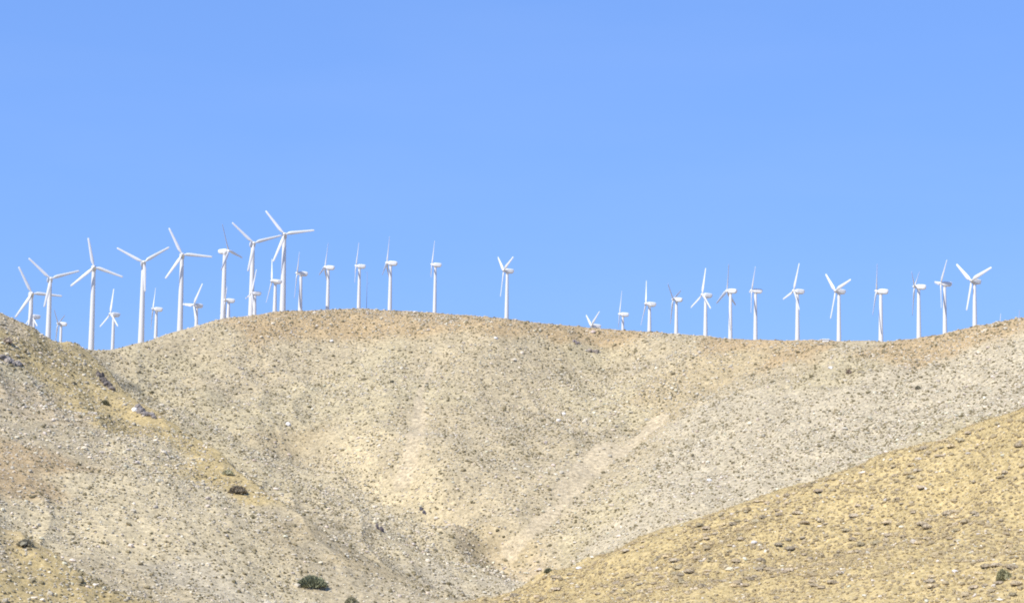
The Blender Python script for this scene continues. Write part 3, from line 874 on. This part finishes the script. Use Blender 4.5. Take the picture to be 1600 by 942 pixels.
def turbine(cls, hubpx, bx, d, yaw, ph, Rpx, label):
    c = CL[cls]
    a, s = ray(bx, hubpx[1] + 40)
    X, Y = d * math.sin(a), d * math.cos(a)
    zb = float(H(np.array([X]), np.array([Y]))[0]) - .15
    zh = d * ray(bx, hubpx[1])[1]
    k = (Rpx * d / FPX) / c['R']
    root = bpy.data.objects.new('wind_turbine', None); COL.objects.link(root)
    root.location = (X, Y, zb); root.scale = (k, k, k); root.rotation_euler = (0, 0, -rad(yaw) - a)
    tag(root, label, 'wind turbine', 'tall white wind turbines on the left hill' if cls == 'L' else 'smaller white wind turbines along the ridge')
    # hub centre above the tower top, in root units
    hz = (zh - zb) / k
    hub_c = Vector((0, -c['ov'], hz))
    top = Matrix.Translation(hub_c) @ Matrix.Rotation(-TILT, 4, 'X')
    axz = hz + c['ov'] * 0 + c['top'] - math.sin(TILT) * c['ov']
    t = link('tower', c['tower'], root); t.scale = (1, 1, axz)
    g = link('yaw_ring', c['ring'], root); g.location = (0, 0, hz - math.sin(TILT) * c['ov'])
    nn = link('nacelle', c['nac'], root); nn.matrix_local = top
    hb = link('hub', c['hub'], root); hb.matrix_local = top
    for i in range(3):
        b = link('blade', c['blade'], root)
        b.matrix_local = top @ Matrix.Rotation(rad(ph + 120 * i), 4, 'Y')
    if axz < 8:
        print('short tower', label, axz * k)
    print(cls, 'tower m %.1f R %.1f' % (axz * k, k * c['R']))
    return root


for T_ in TURB:
    turbine(*T_)

# met mast between two hilltop turbines
a, _ = ray(572.3, 500); d = 690
X, Y = d * math.sin(a), d * math.cos(a); zb = float(H(np.array([X]), np.array([Y]))[0]) - .2
ztop = d * ray(573.5, 424.5)[1]
mast = bpy.data.objects.new('weather_mast', None); COL.objects.link(mast); mast.location = (X, Y, zb)
tag(mast, 'thin dark weather mast standing between two hilltop turbines', 'mast')
hm = ztop - zb
me = ring_mesh('pole', .095, .065, 0, hm, M_MAST); link('pole', me, mast)
for zz, sx in ((hm * .98, 1), (hm * .7, -1)):
    V, F = loft([(-.0, .03, -.03, .03), (.7, .03, -.03, .03)], 8, 2)
    br = link('crossarm', py_mesh('crossarm', V, F, M_MAST), mast); br.location = (0, 0, zz); br.rotation_euler = (0, 0, rad(90 * sx))
    cp = link('wind_cup', ring_mesh('wind_cup', .08, .08, 0, .16, M_MAST), br); cp.location = (0, .68, .03)

# low white equipment box on the crest
p = hit(1291, 534.5); 
box = bpy.data.objects.new('equipment_box', None); COL.objects.link(box); box.location = (p[0], p[1] + 1.0, float(H(np.array([p[0]]), np.array([p[1] + 1.0]))[0]) - .1)
box.rotation_euler = (0, 0, rad(-8))
tag(box, 'low white box on the crest between two turbines of the right ridge', 'equipment box')
V, F = loft([(-.55, 1.0, 0, .5), (-.5, 1.05, 0, .55), (.5, 1.05, 0, .55), (.55, 1.0, 0, .5)], 16, 8)
link('cabinet', py_mesh('cabinet', V, F, M_WHITE), box)
V, F = loft([(-.7, 1.15, .55, .72), (-.6, 1.2, .55, .8), (.6, 1.2, .55, .8), (.7, 1.15, .55, .72)], 16, 6)
link('lid', py_mesh('lid', V, F, M_WHITE), box)

# ------------------------------------------------------------------ light
SUN_EL, SUN_BEH = rad(50), rad(46)     # high, behind the camera and to its left
sv = Vector((-math.sin(SUN_BEH) * math.cos(SUN_EL), -math.cos(SUN_BEH) * math.cos(SUN_EL), math.sin(SUN_EL)))
sd = bpy.data.lights.new('sun', 'SUN'); sd.energy = 4.9; sd.angle = rad(.53); sd.color = (1.0, .955, .88)
so = bpy.data.objects.new('sun', sd); COL.objects.link(so); so.rotation_euler = sv.to_track_quat('Z', 'Y').to_euler()
w = bpy.data.worlds.new('World'); SC.world = w; w.use_nodes = True
nt = w.node_tree
sky = nt.nodes.new('ShaderNodeTexSky'); sky.sky_type = 'NISHITA'; sky.sun_disc = False
sky.sun_elevation = SUN_EL; sky.sun_rotation = math.pi + SUN_BEH
sky.altitude = 300; sky.air_density = 1.0; sky.dust_density = 0.2; sky.ozone_density = 2.5
gm = nt.nodes.new('ShaderNodeGamma'); gm.inputs['Gamma'].default_value = .36
tn = nt.nodes.new('ShaderNodeVectorMath'); tn.operation = 'MULTIPLY'; tn.inputs[1].default_value = (1.055, 1.79, 3.5)
nt.links.new(sky.outputs[0], gm.inputs['Color']); nt.links.new(gm.outputs[0], tn.inputs[0])
tc = nt.nodes.new('ShaderNodeTexCoord'); mp_ = nt.nodes.new('ShaderNodeMapping'); mp_.inputs['Scale'].default_value = (3.0, 3.0, 14.0)
nz = nt.nodes.new('ShaderNodeTexNoise'); nz.inputs['Scale'].default_value = 1.6; nz.inputs['Detail'].default_value = 5.0
nt.links.new(tc.outputs['Generated'], mp_.inputs['Vector']); nt.links.new(mp_.outputs[0], nz.inputs['Vector'])
mr = nt.nodes.new('ShaderNodeMapRange'); mr.inputs['From Min'].default_value = .45; mr.inputs['From Max'].default_value = .75; mr.inputs['To Max'].default_value = .05
nt.links.new(nz.outputs['Fac'], mr.inputs['Value'])
hz = nt.nodes.new('ShaderNodeMix'); hz.data_type = 'RGBA'; nt.links.new(mr.outputs[0], hz.inputs['Factor'])
nt.links.new(tn.outputs[0], hz.inputs['A']); hz.inputs['B'].default_value = (3.6, 4.6, 6.3, 1)   # thin high haze
nt.links.new(hz.outputs['Result'], nt.nodes['Background'].inputs['Color'])
nt.nodes['Background'].inputs['Strength'].default_value = .12

vs = SC.view_settings
vs.view_transform = 'Standard'; vs.look = 'None'; vs.gamma = 1; vs.exposure = .35
try:
    vs.use_curve_mapping = False
except Exception:
    pass
SC.cycles.use_denoising = False
SC.cycles.max_bounces = 4
SC.cycles.pixel_filter_type = 'BLACKMAN_HARRIS'; SC.cycles.filter_width = 1.9
